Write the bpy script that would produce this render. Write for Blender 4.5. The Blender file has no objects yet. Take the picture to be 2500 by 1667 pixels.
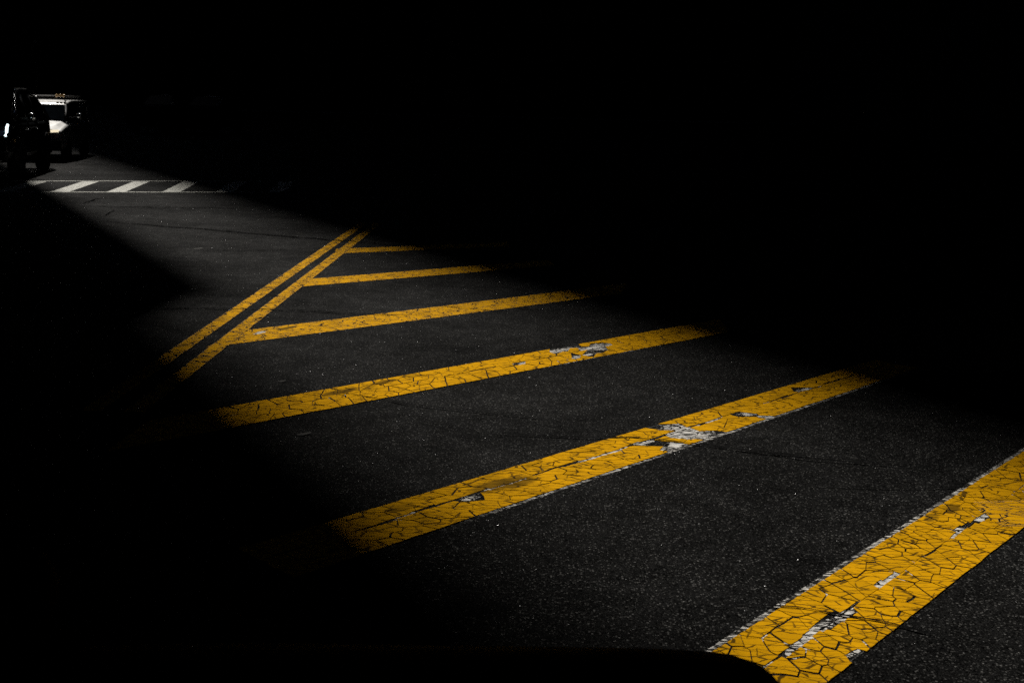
import bpy, bmesh, math, random
from mathutils import Vector, Matrix, Euler

R = math.radians
random.seed(7)
sc = bpy.context.scene
C = sc.collection

# ------------------------------------------------------------------ camera
F_PX, W_PX = 3000.0, 2500.0
ROLL = math.atan(0.025)
PITCH = R(11.297)
CAM_H = 2.15
cam_d = bpy.data.cameras.new("camera")
cam = bpy.data.objects.new("camera", cam_d)
C.objects.link(cam)
cam_d.sensor_width = 36.0
cam_d.lens = 36.0 * F_PX / W_PX
cam_d.clip_start = 0.05
cam_d.clip_end = 3000.0
cam.matrix_world = (Matrix.Translation((0, 0, CAM_H)) @ Matrix.Rotation(R(90) - PITCH, 4, 'X')
                    @ Matrix.Rotation(ROLL, 4, 'Z'))
cam_d.dof.use_dof = True
cam_d.dof.focus_distance = 8.0
cam_d.dof.aperture_fstop = 6.3
sc.camera = cam

# ------------------------------------------------------------------ sky, sun, exposure
SUN_EL, SUN_BEARING = 55.0, -28.0
world = bpy.data.worlds.new("World")
sc.world = world
world.use_nodes = True
wn = world.node_tree
wn.nodes.clear()
w_out = wn.nodes.new("ShaderNodeOutputWorld")
w_bg = wn.nodes.new("ShaderNodeBackground")
w_sky = wn.nodes.new("ShaderNodeTexSky")
w_sky.sky_type = 'NISHITA'
w_sky.sun_disc = False
w_sky.sun_elevation = R(SUN_EL)
w_sky.sun_rotation = R(SUN_BEARING)
w_sky.dust_density = 0.5
w_bg.inputs["Strength"].default_value = 0.05
wn.links.new(w_sky.outputs[0], w_bg.inputs[0])
wn.links.new(w_bg.outputs[0], w_out.inputs[0])

sun_d = bpy.data.lights.new("sun", 'SUN')
sun_d.energy = 5.0
sun_d.angle = R(0.6)
sun_d.color = (1.0, 0.955, 0.89)
sun = bpy.data.objects.new("sun", sun_d)
C.objects.link(sun)
_b, _e = R(SUN_BEARING), R(SUN_EL)
sun_dir = Vector((math.sin(_b) * math.cos(_e), math.cos(_b) * math.cos(_e), math.sin(_e)))
sun.rotation_euler = sun_dir.to_track_quat('Z', 'Y').to_euler()
sun.location = sun_dir * 100

sc.view_settings.view_transform = 'Standard'
sc.view_settings.look = 'None'
sc.view_settings.exposure = 0.08
sc.view_settings.gamma = 1.0
sc.view_settings.use_curve_mapping = False
sc.render.engine = 'CYCLES'
sc.cycles.use_denoising = False
sc.cycles.sample_clamp_indirect = 1.5
sc.cycles.max_bounces = 6
sc.cycles.caustics_reflective = False
sc.cycles.caustics_refractive = False


# ------------------------------------------------------------------ node helpers
class NT:
    """small helper for writing node trees"""

    def __init__(self, tree):
        self.t = tree

    def new(self, kind, **kw):
        n = self.t.nodes.new(kind)
        for k, v in kw.items():
            setattr(n, k, v)
        return n

    def put(self, sock, v):
        if hasattr(v, "is_output"):
            self.t.links.new(v, sock)
        elif v is not None:
            sock.default_value = v

    def math(self, op, a, b=None, c=None, clamp=False):
        n = self.new("ShaderNodeMath", operation=op, use_clamp=clamp)
        self.put(n.inputs[0], a)
        if b is not None:
            self.put(n.inputs[1], b)
        if c is not None:
            self.put(n.inputs[2], c)
        return n.outputs[0]

    def vmath(self, op, a, b=None, scale=None):
        n = self.new("ShaderNodeVectorMath", operation=op)
        self.put(n.inputs[0], a)
        if b is not None:
            self.put(n.inputs[1], b)
        if scale is not None:
            self.put(n.inputs["Scale"], scale)
        return n.outputs["Vector"] if op != 'LENGTH' else n.outputs["Value"]

    def noise(self, vec, scale, detail=3.0, rough=0.55, out="Fac"):
        n = self.new("ShaderNodeTexNoise")
        self.put(n.inputs["Vector"], vec)
        n.inputs["Scale"].default_value = scale
        n.inputs["Detail"].default_value = detail
        n.inputs["Roughness"].default_value = rough
        return n.outputs[out]

    def voro(self, vec, scale, feature='F1', out="Color", rnd=1.0, dims='3D'):
        n = self.new("ShaderNodeTexVoronoi", feature=feature, voronoi_dimensions=dims)
        self.put(n.inputs["Vector"], vec)
        n.inputs["Scale"].default_value = scale
        n.inputs["Randomness"].default_value = rnd
        return n.outputs[out]

    def ramp(self, v, lo, hi, a=0.0, b=1.0, smooth=True):
        n = self.new("ShaderNodeMapRange")
        n.interpolation_type = 'SMOOTHSTEP' if smooth else 'LINEAR'
        self.put(n.inputs["Value"], v)
        for k, x in (("From Min", lo), ("From Max", hi), ("To Min", a), ("To Max", b)):
            self.put(n.inputs[k], x)
        return n.outputs[0]

    def mix(self, fac, a, b):
        n = self.new("ShaderNodeMix", data_type='RGBA')
        self.put(n.inputs["Factor"], fac)
        self.put(n.inputs["A"], a if hasattr(a, "is_output") else (*a, 1.0) if len(a) == 3 else a)
        self.put(n.inputs["B"], b if hasattr(b, "is_output") else (*b, 1.0) if len(b) == 3 else b)
        return n.outputs["Result"]

    def mixf(self, fac, a, b):
        n = self.new("ShaderNodeMix", data_type='FLOAT')
        self.put(n.inputs["Factor"], fac)
        self.put(n.inputs["A"], a)
        self.put(n.inputs["B"], b)
        return n.outputs["Result"]

    def sepxyz(self, v):
        n = self.new("ShaderNodeSeparateXYZ")
        self.put(n.inputs[0], v)
        return n.outputs

    def comb(self, x, y, z=0.0):
        n = self.new("ShaderNodeCombineXYZ")
        self.put(n.inputs[0], x)
        self.put(n.inputs[1], y)
        self.put(n.inputs[2], z)
        return n.outputs[0]


def new_mat(name):
    m = bpy.data.materials.new(name)
    m.use_nodes = True
    m.node_tree.nodes.clear()
    n = NT(m.node_tree)
    out = n.new("ShaderNodeOutputMaterial")
    bs = n.new("ShaderNodeBsdfPrincipled")
    m.node_tree.links.new(bs.outputs[0], out.inputs[0])
    return m, n, bs


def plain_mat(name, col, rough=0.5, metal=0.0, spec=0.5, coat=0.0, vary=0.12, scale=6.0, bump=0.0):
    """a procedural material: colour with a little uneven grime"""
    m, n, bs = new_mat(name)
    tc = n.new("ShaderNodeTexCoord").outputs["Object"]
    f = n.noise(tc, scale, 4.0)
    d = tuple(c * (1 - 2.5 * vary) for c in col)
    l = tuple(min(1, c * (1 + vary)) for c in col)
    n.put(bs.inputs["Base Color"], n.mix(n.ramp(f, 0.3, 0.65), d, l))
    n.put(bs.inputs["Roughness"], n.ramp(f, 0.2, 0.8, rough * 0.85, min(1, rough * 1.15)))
    bs.inputs["Metallic"].default_value = metal
    bs.inputs["Specular IOR Level"].default_value = spec
    bs.inputs["Coat Weight"].default_value = coat
    bs.inputs["Coat Roughness"].default_value = 0.04
    if bump:
        b = n.new("ShaderNodeBump")
        b.inputs["Strength"].default_value = bump
        b.inputs["Distance"].default_value = 0.01
        n.put(b.inputs["Height"], n.noise(tc, scale * 8, 4))
        n.put(bs.inputs["Normal"], b.outputs[0])
    return m


# ------------------------------------------------------------------ asphalt
def asphalt(n, P):
    """returns colour, roughness, normal, specular sockets for worn asphalt; P is position in metres"""
    warp = n.vmath('ADD', P, n.vmath('SCALE', n.vmath('SUBTRACT', n.noise(P, 70, 1, out="Color"), (0.5, 0.5, 0.5)), scale=0.01))
    cellc = n.voro(warp, 92.0)
    cs = n.sepxyz(cellc)
    fine = n.voro(P, 240.0)
    fs = n.sepxyz(fine)
    dist = n.voro(warp, 92.0, out="Distance")
    # stones stand out of the dark binder
    stone = n.ramp(cs[0], 0.45, 1.0)
    stone = n.math('MULTIPLY', stone, n.ramp(dist, 0.75, 0.35))
    val = n.math('ADD', 0.0011, n.math('MULTIPLY', n.math('POWER', stone, 3.6), 0.095))
    val = n.math('ADD', val, n.math('MULTIPLY', n.math('POWER', fs[1], 10.0), 0.022))
    # broad patches, worn wheel tracks and dark drips
    big = n.noise(P, 0.55, 4.0, 0.6)
    mid = n.noise(P, 4.0, 4.0, 0.6)
    k = n.math('MULTIPLY', n.ramp(big, 0.3, 0.7, 0.72, 1.30), n.ramp(mid, 0.3, 0.7, 0.78, 1.2))
    drip = n.ramp(n.noise(P, 1.7, 2.0, 0.4), 0.28, 0.36, 0.45, 1.0)
    val = n.math('MULTIPLY', n.math('MULTIPLY', val, 0.88), n.math('MULTIPLY', k, drip))
    col = n.new("ShaderNodeCombineColor")
    n.put(col.inputs[0], val)
    n.put(col.inputs[1], n.math('MULTIPLY', val, 0.985))
    n.put(col.inputs[2], n.math('MULTIPLY', val, 0.94))
    # each stone has its own facet; a few are polished like glass
    rn = n.vmath('SCALE', n.vmath('SUBTRACT', cellc, (0.5, 0.5, 0.5)), scale=1.25)
    r2 = n.vmath('SCALE', n.vmath('SUBTRACT', fine, (0.5, 0.5, 0.5)), scale=0.7)
    nn = n.vmath('NORMALIZE', n.vmath('ADD', n.vmath('MULTIPLY', n.vmath('ADD', rn, r2), (1, 1, 0)), (0, 0, 1)))
    polished = n.ramp(fs[2], 0.989, 1.0, smooth=False)
    rough = n.mixf(polished, 0.65, 0.24)
    spec = n.mixf(polished, n.math('MULTIPLY', 0.022, k), 0.35)
    return col.outputs[0], rough, nn, spec


def asphalt_mat():
    m, n, bs = new_mat("asphalt")
    P = n.new("ShaderNodeNewGeometry").outputs["Position"]
    c, r, nn, s = asphalt(n, P)
    n.put(bs.inputs["Base Color"], c)
    n.put(bs.inputs["Roughness"], r)
    n.put(bs.inputs["Normal"], nn)
    n.put(bs.inputs["Specular IOR Level"], s)
    return m


YELLOW = (0.52, 0.258, 0.0022)
WHITE = (0.52, 0.505, 0.47)


def paint_mat(name, hw, base=YELLOW, patches=(), blobs=(), seam=None, white_edge=None, big=1.0, fine=1.0, worn=0.0,
              dirt=1.0, plates=False):
    """cracked road paint over older white paint over asphalt.
    UV.x runs along the stripe in metres, UV.y across it in metres (edges at +-hw)."""
    m, n, bs = new_mat(name)
    P = n.new("ShaderNodeNewGeometry").outputs["Position"]
    uv = n.new("ShaderNodeUVMap")
    uv.uv_map = "along"
    us = n.sepxyz(uv.outputs[0])
    u, v = us[0], us[1]
    n50 = n.math('SUBTRACT', n.noise(P, 55, 3.0, 0.6), 0.5)
    n12 = n.math('SUBTRACT', n.noise(P, 11, 3.0, 0.6), 0.5)
    n4 = n.noise(P, 4.0, 3.0, 0.6)
    # ---- ragged outline
    av = n.math('ABSOLUTE', v)
    e = n.math('ADD', av, n.math('ADD', n.math('MULTIPLY', n50, 0.022), n.math('MULTIPLY', n12, 0.016)))
    yel = n.ramp(e, hw - 0.003, hw + 0.003, 1.0, 0.0)
    # ---- cracks: big plates, then long thin checks running across the road
    wv = n.vmath('ADD', P, n.vmath('SCALE', n.vmath('SUBTRACT', n.noise(P, 5.5, 1.0, 0.5, out="Color"), (0.5, 0.5, 0.5)), scale=0.075))
    wv = n.vmath('ADD', wv, n.vmath('SCALE', n.vmath('SUBTRACT', n.noise(P, 34, 1, 0.5, out="Color"), (0.5, 0.5, 0.5)), scale=0.009))
    dA = n.voro(n.vmath('MULTIPLY', wv, (5.0, 7.6, 1.0)), 1.0, feature='DISTANCE_TO_EDGE', out="Distance", dims='2D')
    wA = n.math('MULTIPLY', n.ramp(n4, 0.35, 0.65, 0.010, 0.024), big)
    cA = n.ramp(dA, wA, n.math('ADD', wA, 0.009), 1.0, 0.0)
    dB = n.voro(n.vmath('MULTIPLY', wv, (5.0, 21.0, 1.0)), 1.0, feature='DISTANCE_TO_EDGE', out="Distance", dims='2D')
    gB = n.ramp(n.noise(P, 6.5, 3.0, 0.6), 0.28, 0.58, 0.0, 0.060)
    gB = n.math('MULTIPLY', gB, fine)
    cB = n.ramp(dB, n.math('MULTIPLY', gB, 0.55), n.math('ADD', gB, 0.006), 1.0, 0.0)
    cB = n.math('MULTIPLY', cB, n.ramp(gB, 0.004, 0.016))
    dC = n.voro(n.vmath('MULTIPLY', wv, (10.0, 19.0, 1.0)), 1.0, feature='DISTANCE_TO_EDGE', out="Distance", dims='2D')
    gC = n.math('MULTIPLY', n.ramp(n.noise(P, 9.0, 2.0), 0.44, 0.66, 0.0, 0.085), fine)
    cC = n.math('MULTIPLY', n.ramp(dC, n.math('MULTIPLY', gC, 0.4), n.math('ADD', gC, 0.01), 1.0, 0.0), n.ramp(gC, 0.005, 0.02))
    if plates:
        crack = n.math('MULTIPLY', n.math('MAXIMUM', cB, n.math('MULTIPLY', cC, 0.8)), 0.9)
    else:
        crack = n.math('MAXIMUM', cA, n.math('MAXIMUM', cB, cC))
    pits = n.ramp(n.noise(P, 120, 1.0), 0.27, 0.24)
    crack = n.math('MAXIMUM', crack, n.math('MULTIPLY', pits, 0.85))
    # ---- places where the yellow has flaked off down to the older white
    flake = n.ramp(n.noise(P, 14, 3.0, 0.6), 0.735, 0.75)
    if not patches and seam is None and white_edge is None:
        flake = n.math('MULTIPLY', flake, 0.0)
    loss = flake
    bare = n.ramp(n.noise(P, 7, 4.0, 0.65), 0.80 - worn, 0.85 - worn)
    n25 = n.math('SUBTRACT', n.noise(n.vmath('MULTIPLY', P, (14, 34, 1)), 1.0, 3.0, 0.6), 0.5)
    nz = n.math('ADD', n.math('MULTIPLY', n12, 2.0), n.math('ADD', n.math('MULTIPLY', n25, 2.4), n.math('MULTIPLY', n50, 1.4)))
    for (u0, v0, a, b) in patches:
        du = n.math('DIVIDE', n.math('SUBTRACT', u, u0), a)
        dv = n.math('DIVIDE', n.math('SUBTRACT', v, v0), b)
        r = n.math('SQRT', n.math('ADD', n.math('MULTIPLY', du, du), n.math('MULTIPLY', dv, dv)))
        loss = n.math('MAXIMUM', loss, n.ramp(n.math('ADD', r, nz), 0.92, 1.0, 1.0, 0.0))
    if seam is not None:
        v0, amount = seam
        wob = n.math('MULTIPLY', n.math('SUBTRACT', n.noise(n.comb(u, 0.0, 3.3), 2.2, 3.0), 0.5), 0.03)
        ds = n.math('ABSOLUTE', n.math('ADD', n.math('SUBTRACT', v, v0), n.math('ADD', wob, n.math('MULTIPLY', n50, 0.012))))
        ws = n.ramp(n.noise(n.comb(u, 5.1, 0.0), 2.6, 2.0), 0.47, 0.62, -0.012, 0.030 * amount)
        loss = n.math('MAXIMUM', loss, n.ramp(ds, ws, n.math('ADD', ws, 0.005), 1.0, 0.0))
        sc_ = n.ramp(n.math('ABSOLUTE', n.math('SUBTRACT', ds, n.math('MAXIMUM', ws, 0.0))), 0.0035, 0.0075, 1.0, 0.0)
        crack = n.math('MAXIMUM', crack, n.math('MULTIPLY', sc_, n.ramp(n.noise(P, 5.0, 2.0), 0.36, 0.46)))
    white = yel
    if white_edge is not None:
        side, ua, ub, wid = white_edge
        sv = n.math('MULTIPLY', v, float(side))
        ee = n.math('ADD', sv, n.math('ADD', n.math('MULTIPLY', n50, 0.026), n.math('MULTIPLY', n12, 0.03)))
        edge = n.ramp(ee, hw + wid - 0.004, hw + wid + 0.004, 1.0, 0.0)
        edge = n.math('MULTIPLY', edge, n.ramp(sv, 0.0, 0.01))
        rng = n.math('MULTIPLY', n.ramp(u, ua, ua + 0.5), n.ramp(u, ub - 0.5, ub, 1.0, 0.0))
        edge = n.math('MULTIPLY', n.math('MULTIPLY', edge, rng), n.ramp(n.noise(P, 5.0, 4.0, 0.65), 0.34, 0.50, 0.35 if side > 0 else 0.1, 1.0))
        thin = n.math('MULTIPLY', n.ramp(n.noise(n.vmath('MULTIPLY', P, (16, 60, 1)), 1.0, 3.0), 0.46, 0.54), n.ramp(sv, hw - 0.03, hw + 0.002))
        white = n.math('MAXIMUM', yel, n.math('MULTIPLY', edge, n.math('SUBTRACT', 1.0, n.math('MULTIPLY', thin, 0.95))))
    streak = n.ramp(n.noise(n.vmath('MULTIPLY', P, (9, 46, 1)), 1.0, 4.0, 0.65), 0.50, 0.58)
    wcr = n.math('MAXIMUM', crack, n.math('MULTIPLY', streak, 0.92))
    wcr = n.math('MAXIMUM', wcr, bare)
    white = n.math('MULTIPLY', white, n.math('SUBTRACT', 1.0, wcr))
    ym = n.math('MULTIPLY', yel, n.math('SUBTRACT', 1.0, loss))
    ym = n.math('MULTIPLY', ym, n.math('SUBTRACT', 1.0, n.math('MULTIPLY', crack, 0.96)))
    ym = n.math('MULTIPLY', ym, n.math('SUBTRACT', 1.0, bare))
    # ---- colours with grime
    dirty = tuple(c * 0.42 for c in base)
    st = n.ramp(n.noise(P, 3.1, 4.0, 0.65), 0.50, 0.74, 0.0, 0.80 * dirt)
    yc = n.mix(st, base, dirty)
    yc = n.mix(n.ramp(n.noise(P, 38, 4.0, 0.7), 0.45, 0.75, 0.0, 0.45), yc, tuple(c * 0.70 for c in base))
    yc = n.mix(n.ramp(n.noise(n.vmath('MULTIPLY', P, (5, 22, 1)), 1.0, 4.0, 0.7), 0.52, 0.8, 0.0, 0.6), yc, tuple(c * 0.5 for c in base))
    for (u0, v0, a, b) in blobs:       # rubbed-in oil marks
        du = n.math('DIVIDE', n.math('SUBTRACT', u, u0), a)
        dv = n.math('DIVIDE', n.math('SUBTRACT', v, v0), b)
        r = n.math('SQRT', n.math('ADD', n.math('MULTIPLY', du, du), n.math('MULTIPLY', dv, dv)))
        yc = n.mix(n.ramp(n.math('ADD', r, n.math('MULTIPLY', nz, 0.35)), 0.6, 1.15, 0.82, 0.0), yc, (0.035, 0.022, 0.004))
    if plates:      # every plate has weathered a little differently
        rnd = n.new("ShaderNodeObjectInfo").outputs["Random"]
        yc = n.mix(n.ramp(rnd, 0.0, 1.0, 0.0, 0.75, smooth=False), yc, tuple(c * 0.72 for c in base))
    wc = n.mix(n.ramp(n.noise(P, 20, 4.0, 0.6), 0.4, 0.7), WHITE, tuple(c * 0.78 for c in WHITE))
    col = n.mix(ym, wc, yc)
    any_ = n.math('MAXIMUM', white, ym, clamp=True)
    deep = n.math('MULTIPLY', n.math('MULTIPLY', crack, yel), 0.8)
    col = n.mix(n.ramp(n.math('SUBTRACT', deep, any_), -0.1, 0.1), col, (0.003, 0.003, 0.003))  # shade inside the cracks painted in as near-black
    any_ = n.math('MAXIMUM', any_, deep, clamp=True)
    if plates:
        col = n.mix(n.math('MULTIPLY', crack, 0.92), yc, (0.004, 0.004, 0.004))  # crack shade is put into the plate colour too
        any_ = 1.0
    n.put(bs.inputs["Base Color"], col)
    bs.inputs["Roughness"].default_value = 0.75
    bs.inputs["Specular IOR Level"].default_value = 0.01
    bump = n.new("ShaderNodeBump")
    bump.inputs["Strength"].default_value = 0.5
    bump.inputs["Distance"].default_value = 0.004
    hgt = n.math('ADD', n.math('MULTIPLY', n.math('SUBTRACT', 1.0, crack) if plates else any_, 0.6), n.math('MULTIPLY', n.noise(P, 170, 2), 0.5))
    n.put(bump.inputs["Height"], hgt)
    n.put(bs.inputs["Normal"], bump.outputs[0])
    # where the paint is gone the asphalt underneath shows; cracks are coloured dark
    tr = n.new("ShaderNodeBsdfTransparent")
    mx = n.new("ShaderNodeMixShader")
    n.put(mx.inputs[0], any_)
    n.t.links.new(tr.outputs[0], mx.inputs[1])
    n.t.links.new(bs.outputs[0], mx.inputs[2])
    out = [q for q in n.t.nodes if q.type == 'OUTPUT_MATERIAL'][0]
    n.t.links.new(mx.outputs[0], out.inputs[0])
    return m


M = {}
M['asphalt'] = asphalt_mat()
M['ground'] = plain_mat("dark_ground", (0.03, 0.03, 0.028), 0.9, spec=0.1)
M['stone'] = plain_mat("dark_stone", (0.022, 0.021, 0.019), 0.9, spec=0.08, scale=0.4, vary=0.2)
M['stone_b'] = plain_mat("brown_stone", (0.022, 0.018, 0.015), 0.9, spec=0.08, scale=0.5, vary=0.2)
M['concrete'] = plain_mat("old_concrete", (0.10, 0.098, 0.092), 0.9, spec=0.1, scale=2.0, vary=0.2, bump=0.3)
M['pane'] = plain_mat("dark_window_glass", (0.006, 0.007, 0.008), 0.25, spec=0.3)
M['frame'] = plain_mat("dark_window_frame", (0.015, 0.015, 0.015), 0.6, spec=0.2)
M['tar'] = plain_mat("crack_tar", (0.0045, 0.0045, 0.0045), 1.0, spec=0.0)  # even near-black for the crack ribbons
M['black_paint'] = plain_mat("black_car_paint", (0.004, 0.005, 0.006), 0.28, spec=0.45, coat=0.6, vary=0.05)
M['white_paint'] = plain_mat("white_van_paint", (0.80, 0.80, 0.78), 0.35, spec=0.4, coat=0.3, vary=0.03)
M['trim'] = plain_mat("black_plastic_trim", (0.006, 0.006, 0.006), 0.6, spec=0.2)
M['rubber'] = plain_mat("tyre_rubber", (0.008, 0.008, 0.008), 0.85, spec=0.1)
M['steel'] = plain_mat("brushed_steel", (0.30, 0.30, 0.30), 0.35, metal=1.0)
M['silver'] = plain_mat("glint_roof_paint", (0.45, 0.45, 0.45), 0.3, metal=0.8, coat=0.5, vary=0.03)  # pale metal roof added on the far cars to catch the sky
M['rack'] = plain_mat("dark_rack_steel", (0.035, 0.033, 0.03), 0.6, spec=0.15)
M['chrome'] = plain_mat("chrome", (0.75, 0.78, 0.80), 0.16, metal=1.0, vary=0.03)
M['glass'] = plain_mat("tinted_car_glass", (0.002, 0.003, 0.004), 0.03, spec=0.12)
M['matt_glass'] = plain_mat("shaded_car_glass", (0.002, 0.002, 0.003), 0.3, spec=0.02)
M['lens'] = plain_mat("clear_lamp_lens", (0.45, 0.46, 0.44), 0.15, spec=0.5, coat=0.5)
def lamp_mat(name, col, strength):
    m, n, bs = new_mat(name)
    bs.inputs["Base Color"].default_value = (*col, 1)
    bs.inputs["Emission Color"].default_value = (*col, 1)
    bs.inputs["Emission Strength"].default_value = strength
    bs.inputs["Roughness"].default_value = 0.2
    return m


M['running_light'] = lamp_mat("lit_running_light", (0.80, 0.97, 1.0), 2.2)
M['warm_lamp'] = lamp_mat("lit_warm_headlight", (1.0, 0.86, 0.6), 0.9)
M['amber'] = plain_mat("amber_lamp_lens", (0.80, 0.52, 0.22), 0.2, spec=0.5, coat=0.5)
M['red'] = plain_mat("red_lamp_lens", (0.25, 0.01, 0.008), 0.2, spec=0.5, coat=0.5)
M['iron'] = plain_mat("dark_painted_iron", (0.02, 0.022, 0.02), 0.5, spec=0.4)
M['paper'] = plain_mat("scuffed_paper", (0.06, 0.058, 0.055), 0.9, spec=0.1, vary=0.2, scale=40)
M['black_plain'] = plain_mat("black_satin_bonnet", (0.0008, 0.0009, 0.001), 0.7, spec=0.02, vary=0.05)


# ------------------------------------------------------------------ object helpers
def link(name, me, mat=None, parent=None):
    o = bpy.data.objects.new(name, me)
    C.objects.link(o)
    if mat is not None:
        me.materials.append(M[mat] if isinstance(mat, str) else mat)
    if parent is not None:
        o.parent = parent
    return o


def mesh(name, verts, faces, mat=None, parent=None, smooth=False):
    me = bpy.data.meshes.new(name)
    me.from_pydata([tuple(v) for v in verts], [], faces)
    me.update()
    if smooth:
        for p in me.polygons:
            p.use_smooth = True
    return link(name, me, mat, parent)


def from_bm(name, bm, mat=None, parent=None, smooth=False):
    me = bpy.data.meshes.new(name)
    bmesh.ops.recalc_face_normals(bm, faces=bm.faces)
    bm.to_mesh(me)
    bm.free()
    if smooth:
        for p in me.polygons:
            p.use_smooth = True
    return link(name, me, mat, parent)


def bm_box(bm, x0, x1, y0, y1, z0, z1, rot=None):
    vs = [Vector((x, y, z)) for x in (x0, x1) for y in (y0, y1) for z in (z0, z1)]
    if rot is not None:
        vs = [rot @ v for v in vs]
    b = [bm.verts.new(v) for v in vs]
    for f in ((0, 1, 3, 2), (4, 6, 7, 5), (0, 4, 5, 1), (2, 3, 7, 6), (0, 2, 6, 4), (1, 5, 7, 3)):
        bm.faces.new([b[i] for i in f])
    return b


def box(name, x0, x1, y0, y1, z0, z1, mat, parent=None, bevel=0.0):
    bm = bmesh.new()
    bm_box(bm, x0, x1, y0, y1, z0, z1)
    o = from_bm(name, bm, mat, parent)
    if bevel:
        add_bevel(o, bevel)
    return o


def add_bevel(o, w, seg=3):
    md = o.modifiers.new("bevel", 'BEVEL')
    md.width = w
    md.segments = seg
    md.limit_method = 'ANGLE'
    md.angle_limit = R(25)
    md.harden_normals = True
    for p in o.data.polygons:
        p.use_smooth = True


def bm_tube(bm, pts, r, seg=8):
    rings = []
    pts = [Vector(p) for p in pts]
    for i, p in enumerate(pts):
        d = (pts[min(i + 1, len(pts) - 1)] - pts[max(i - 1, 0)]).normalized()
        a = d.orthogonal().normalized()
        b = d.cross(a)
        rings.append([bm.verts.new(p + (a * math.cos(t) + b * math.sin(t)) * r) for t in
                      [2 * math.pi * k / seg for k in range(seg)]])
    for i in range(len(rings) - 1):
        for k in range(seg):
            bm.faces.new((rings[i][k], rings[i][(k + 1) % seg], rings[i + 1][(k + 1) % seg], rings[i + 1][k]))
    bm.faces.new(rings[0])
    bm.faces.new(rings[-1][::-1])


def tube(name, pts, r, mat, parent=None, seg=8):
    bm = bmesh.new()
    bm_tube(bm, pts, r, seg)
    return from_bm(name, bm, mat, parent, smooth=True)


def lathe_x(name, prof, mat, parent=None, seg=28):
    """revolve (x, r) profile round the local X axis"""
    bm = bmesh.new()
    rings = []
    for x, r in prof:
        rings.append([bm.verts.new((x, r * math.cos(2 * math.pi * k / seg), r * math.sin(2 * math.pi * k / seg))) for k in range(seg)])
    for i in range(len(rings) - 1):
        for k in range(seg):
            bm.faces.new((rings[i][k], rings[i][(k + 1) % seg], rings[i + 1][(k + 1) % seg], rings[i + 1][k]))
    bm.faces.new(rings[0])
    bm.faces.new(rings[-1][::-1])
    return from_bm(name, bm, mat, parent, smooth=True)


def empty(name, loc=(0, 0, 0), rz=0.0):
    o = bpy.data.objects.new(name, None)
    o.empty_display_size = 0.2
    C.objects.link(o)
    o.location = loc
    o.rotation_euler = (0, 0, rz)
    return o


def tag(o, label=None, cat=None, group=None, kind=None):
    if label:
        o['label'] = label
    if cat:
        o['category'] = cat
    if group:
        o['group'] = group
    if kind:
        o['kind'] = kind
    return o


# ------------------------------------------------------------------ ground, road, pavements
tag(mesh("ground", [(-900, -900, -0.03), (900, -900, -0.03), (900, 900, -0.03), (-900, 900, -0.03)], [(0, 1, 2, 3)], 'ground'),
    kind='structure')
road = tag(mesh("road", [(-140, -12, 0), (27, -12, 0), (27, 121.4, 0), (-140, 121.4, 0)], [(0, 1, 2, 3)], 'asphalt'), kind='structure')


def pavement(x0, x1, y0, y1, kerb_sides):
    p = tag(box("pavement", x0, x1, y0, y1, -0.02, 0.13, 'concrete'), kind='structure')
    for s in kerb_sides:
        # granite kerb stones along one side, each a piece of its own
        if s in 'NS':
            y = y1 if s == 'N' else y0 - 0.15
            a, b = x0, x1
        else:
            x = x1 if s == 'E' else x0 - 0.15
            a, b = y0, y1
        t = a
        while t < b - 0.3:
            e = min(b, t + 2.4)
            if s in 'NS':
                box("kerb_stone", t + 0.006, e - 0.006, y + 0.002, y + 0.148, -0.02, 0.142, 'concrete', p)
            else:
                box("kerb_stone", x + 0.002, x + 0.148, t + 0.006, e - 0.006, -0.02, 0.142, 'concrete', p)
            t = e
    return p


pavement(-57.7, 26.8, 118.0, 121.8, 'S')     # far side, in front of the tower
pavement(-30.0, 26.8, -12.2, 0.05, 'N')     # under the photographer


# ---- painted markings: each one is a part of the road
def strip(name, tm, td, bm_, bd, a0, a1, hw, mat, seg=24, label=None, margin=0.06, z=0.004):
    """a stripe between two measured edge lines (top edge tm+td*a, bottom edge bm_+bd*a)"""
    verts, faces, uvs = [], [], []
    for i in range(seg + 1):
        a = a0 + (a1 - a0) * i / seg
        t = Vector((tm[0] + td[0] * a, tm[1] + td[1] * a))
        b = Vector((bm_[0] + bd[0] * a, bm_[1] + bd[1] * a))
        d = (t - b).normalized()
        for p, v in ((t + d * margin, hw + margin), (t, hw), (b, -hw), (b - d * margin, -hw - margin)):
            verts.append((p.x, p.y, z))
            uvs.append((a, v))
    for i in range(seg):
        for k in range(3):
            q = i * 4 + k
            faces.append((q, q + 1, q + 5, q + 4))
    me = bpy.data.meshes.new(name)
    me.from_pydata(verts, [], faces)
    lay = me.uv_layers.new(name="along")
    for lp in me.loops:
        lay.data[lp.index].uv = uvs[lp.vertex_index]
    me.update()
    if me.polygons[0].normal.z < 0:
        me.flip_normals()
    o = link(name, me, mat, road)
    if label:
        o['label'] = label
    return o


def line_strip(name, x10, x18, w, y0, y1, mat, label=None, z=0.004):
    """a long thin line that passes x10 at y=10 and x18 at y=18 (left edge)"""
    k = (x18 - x10) / 8.0
    return strip(name, (x10 - 10 * k, 0), (k, 1), (x10 + w - 10 * k, 0), (k, 1), y0, y1, w / 2, mat, seg=40, label=label, margin=0.04, z=z)


P_LINE = paint_mat("yellow_line_paint", 0.068, fine=1.7, big=0.35, worn=0.03, dirt=1.25)
line_strip("lane_line", -2.842, -2.655, 0.136, 8.0, 20.5, P_LINE, z=0.007, label="left yellow line of the double centre line")
line_strip("lane_line", -2.556, -2.408, 0.130, 8.0, 20.5, P_LINE, z=0.007, label="right yellow line of the double centre line")

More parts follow.
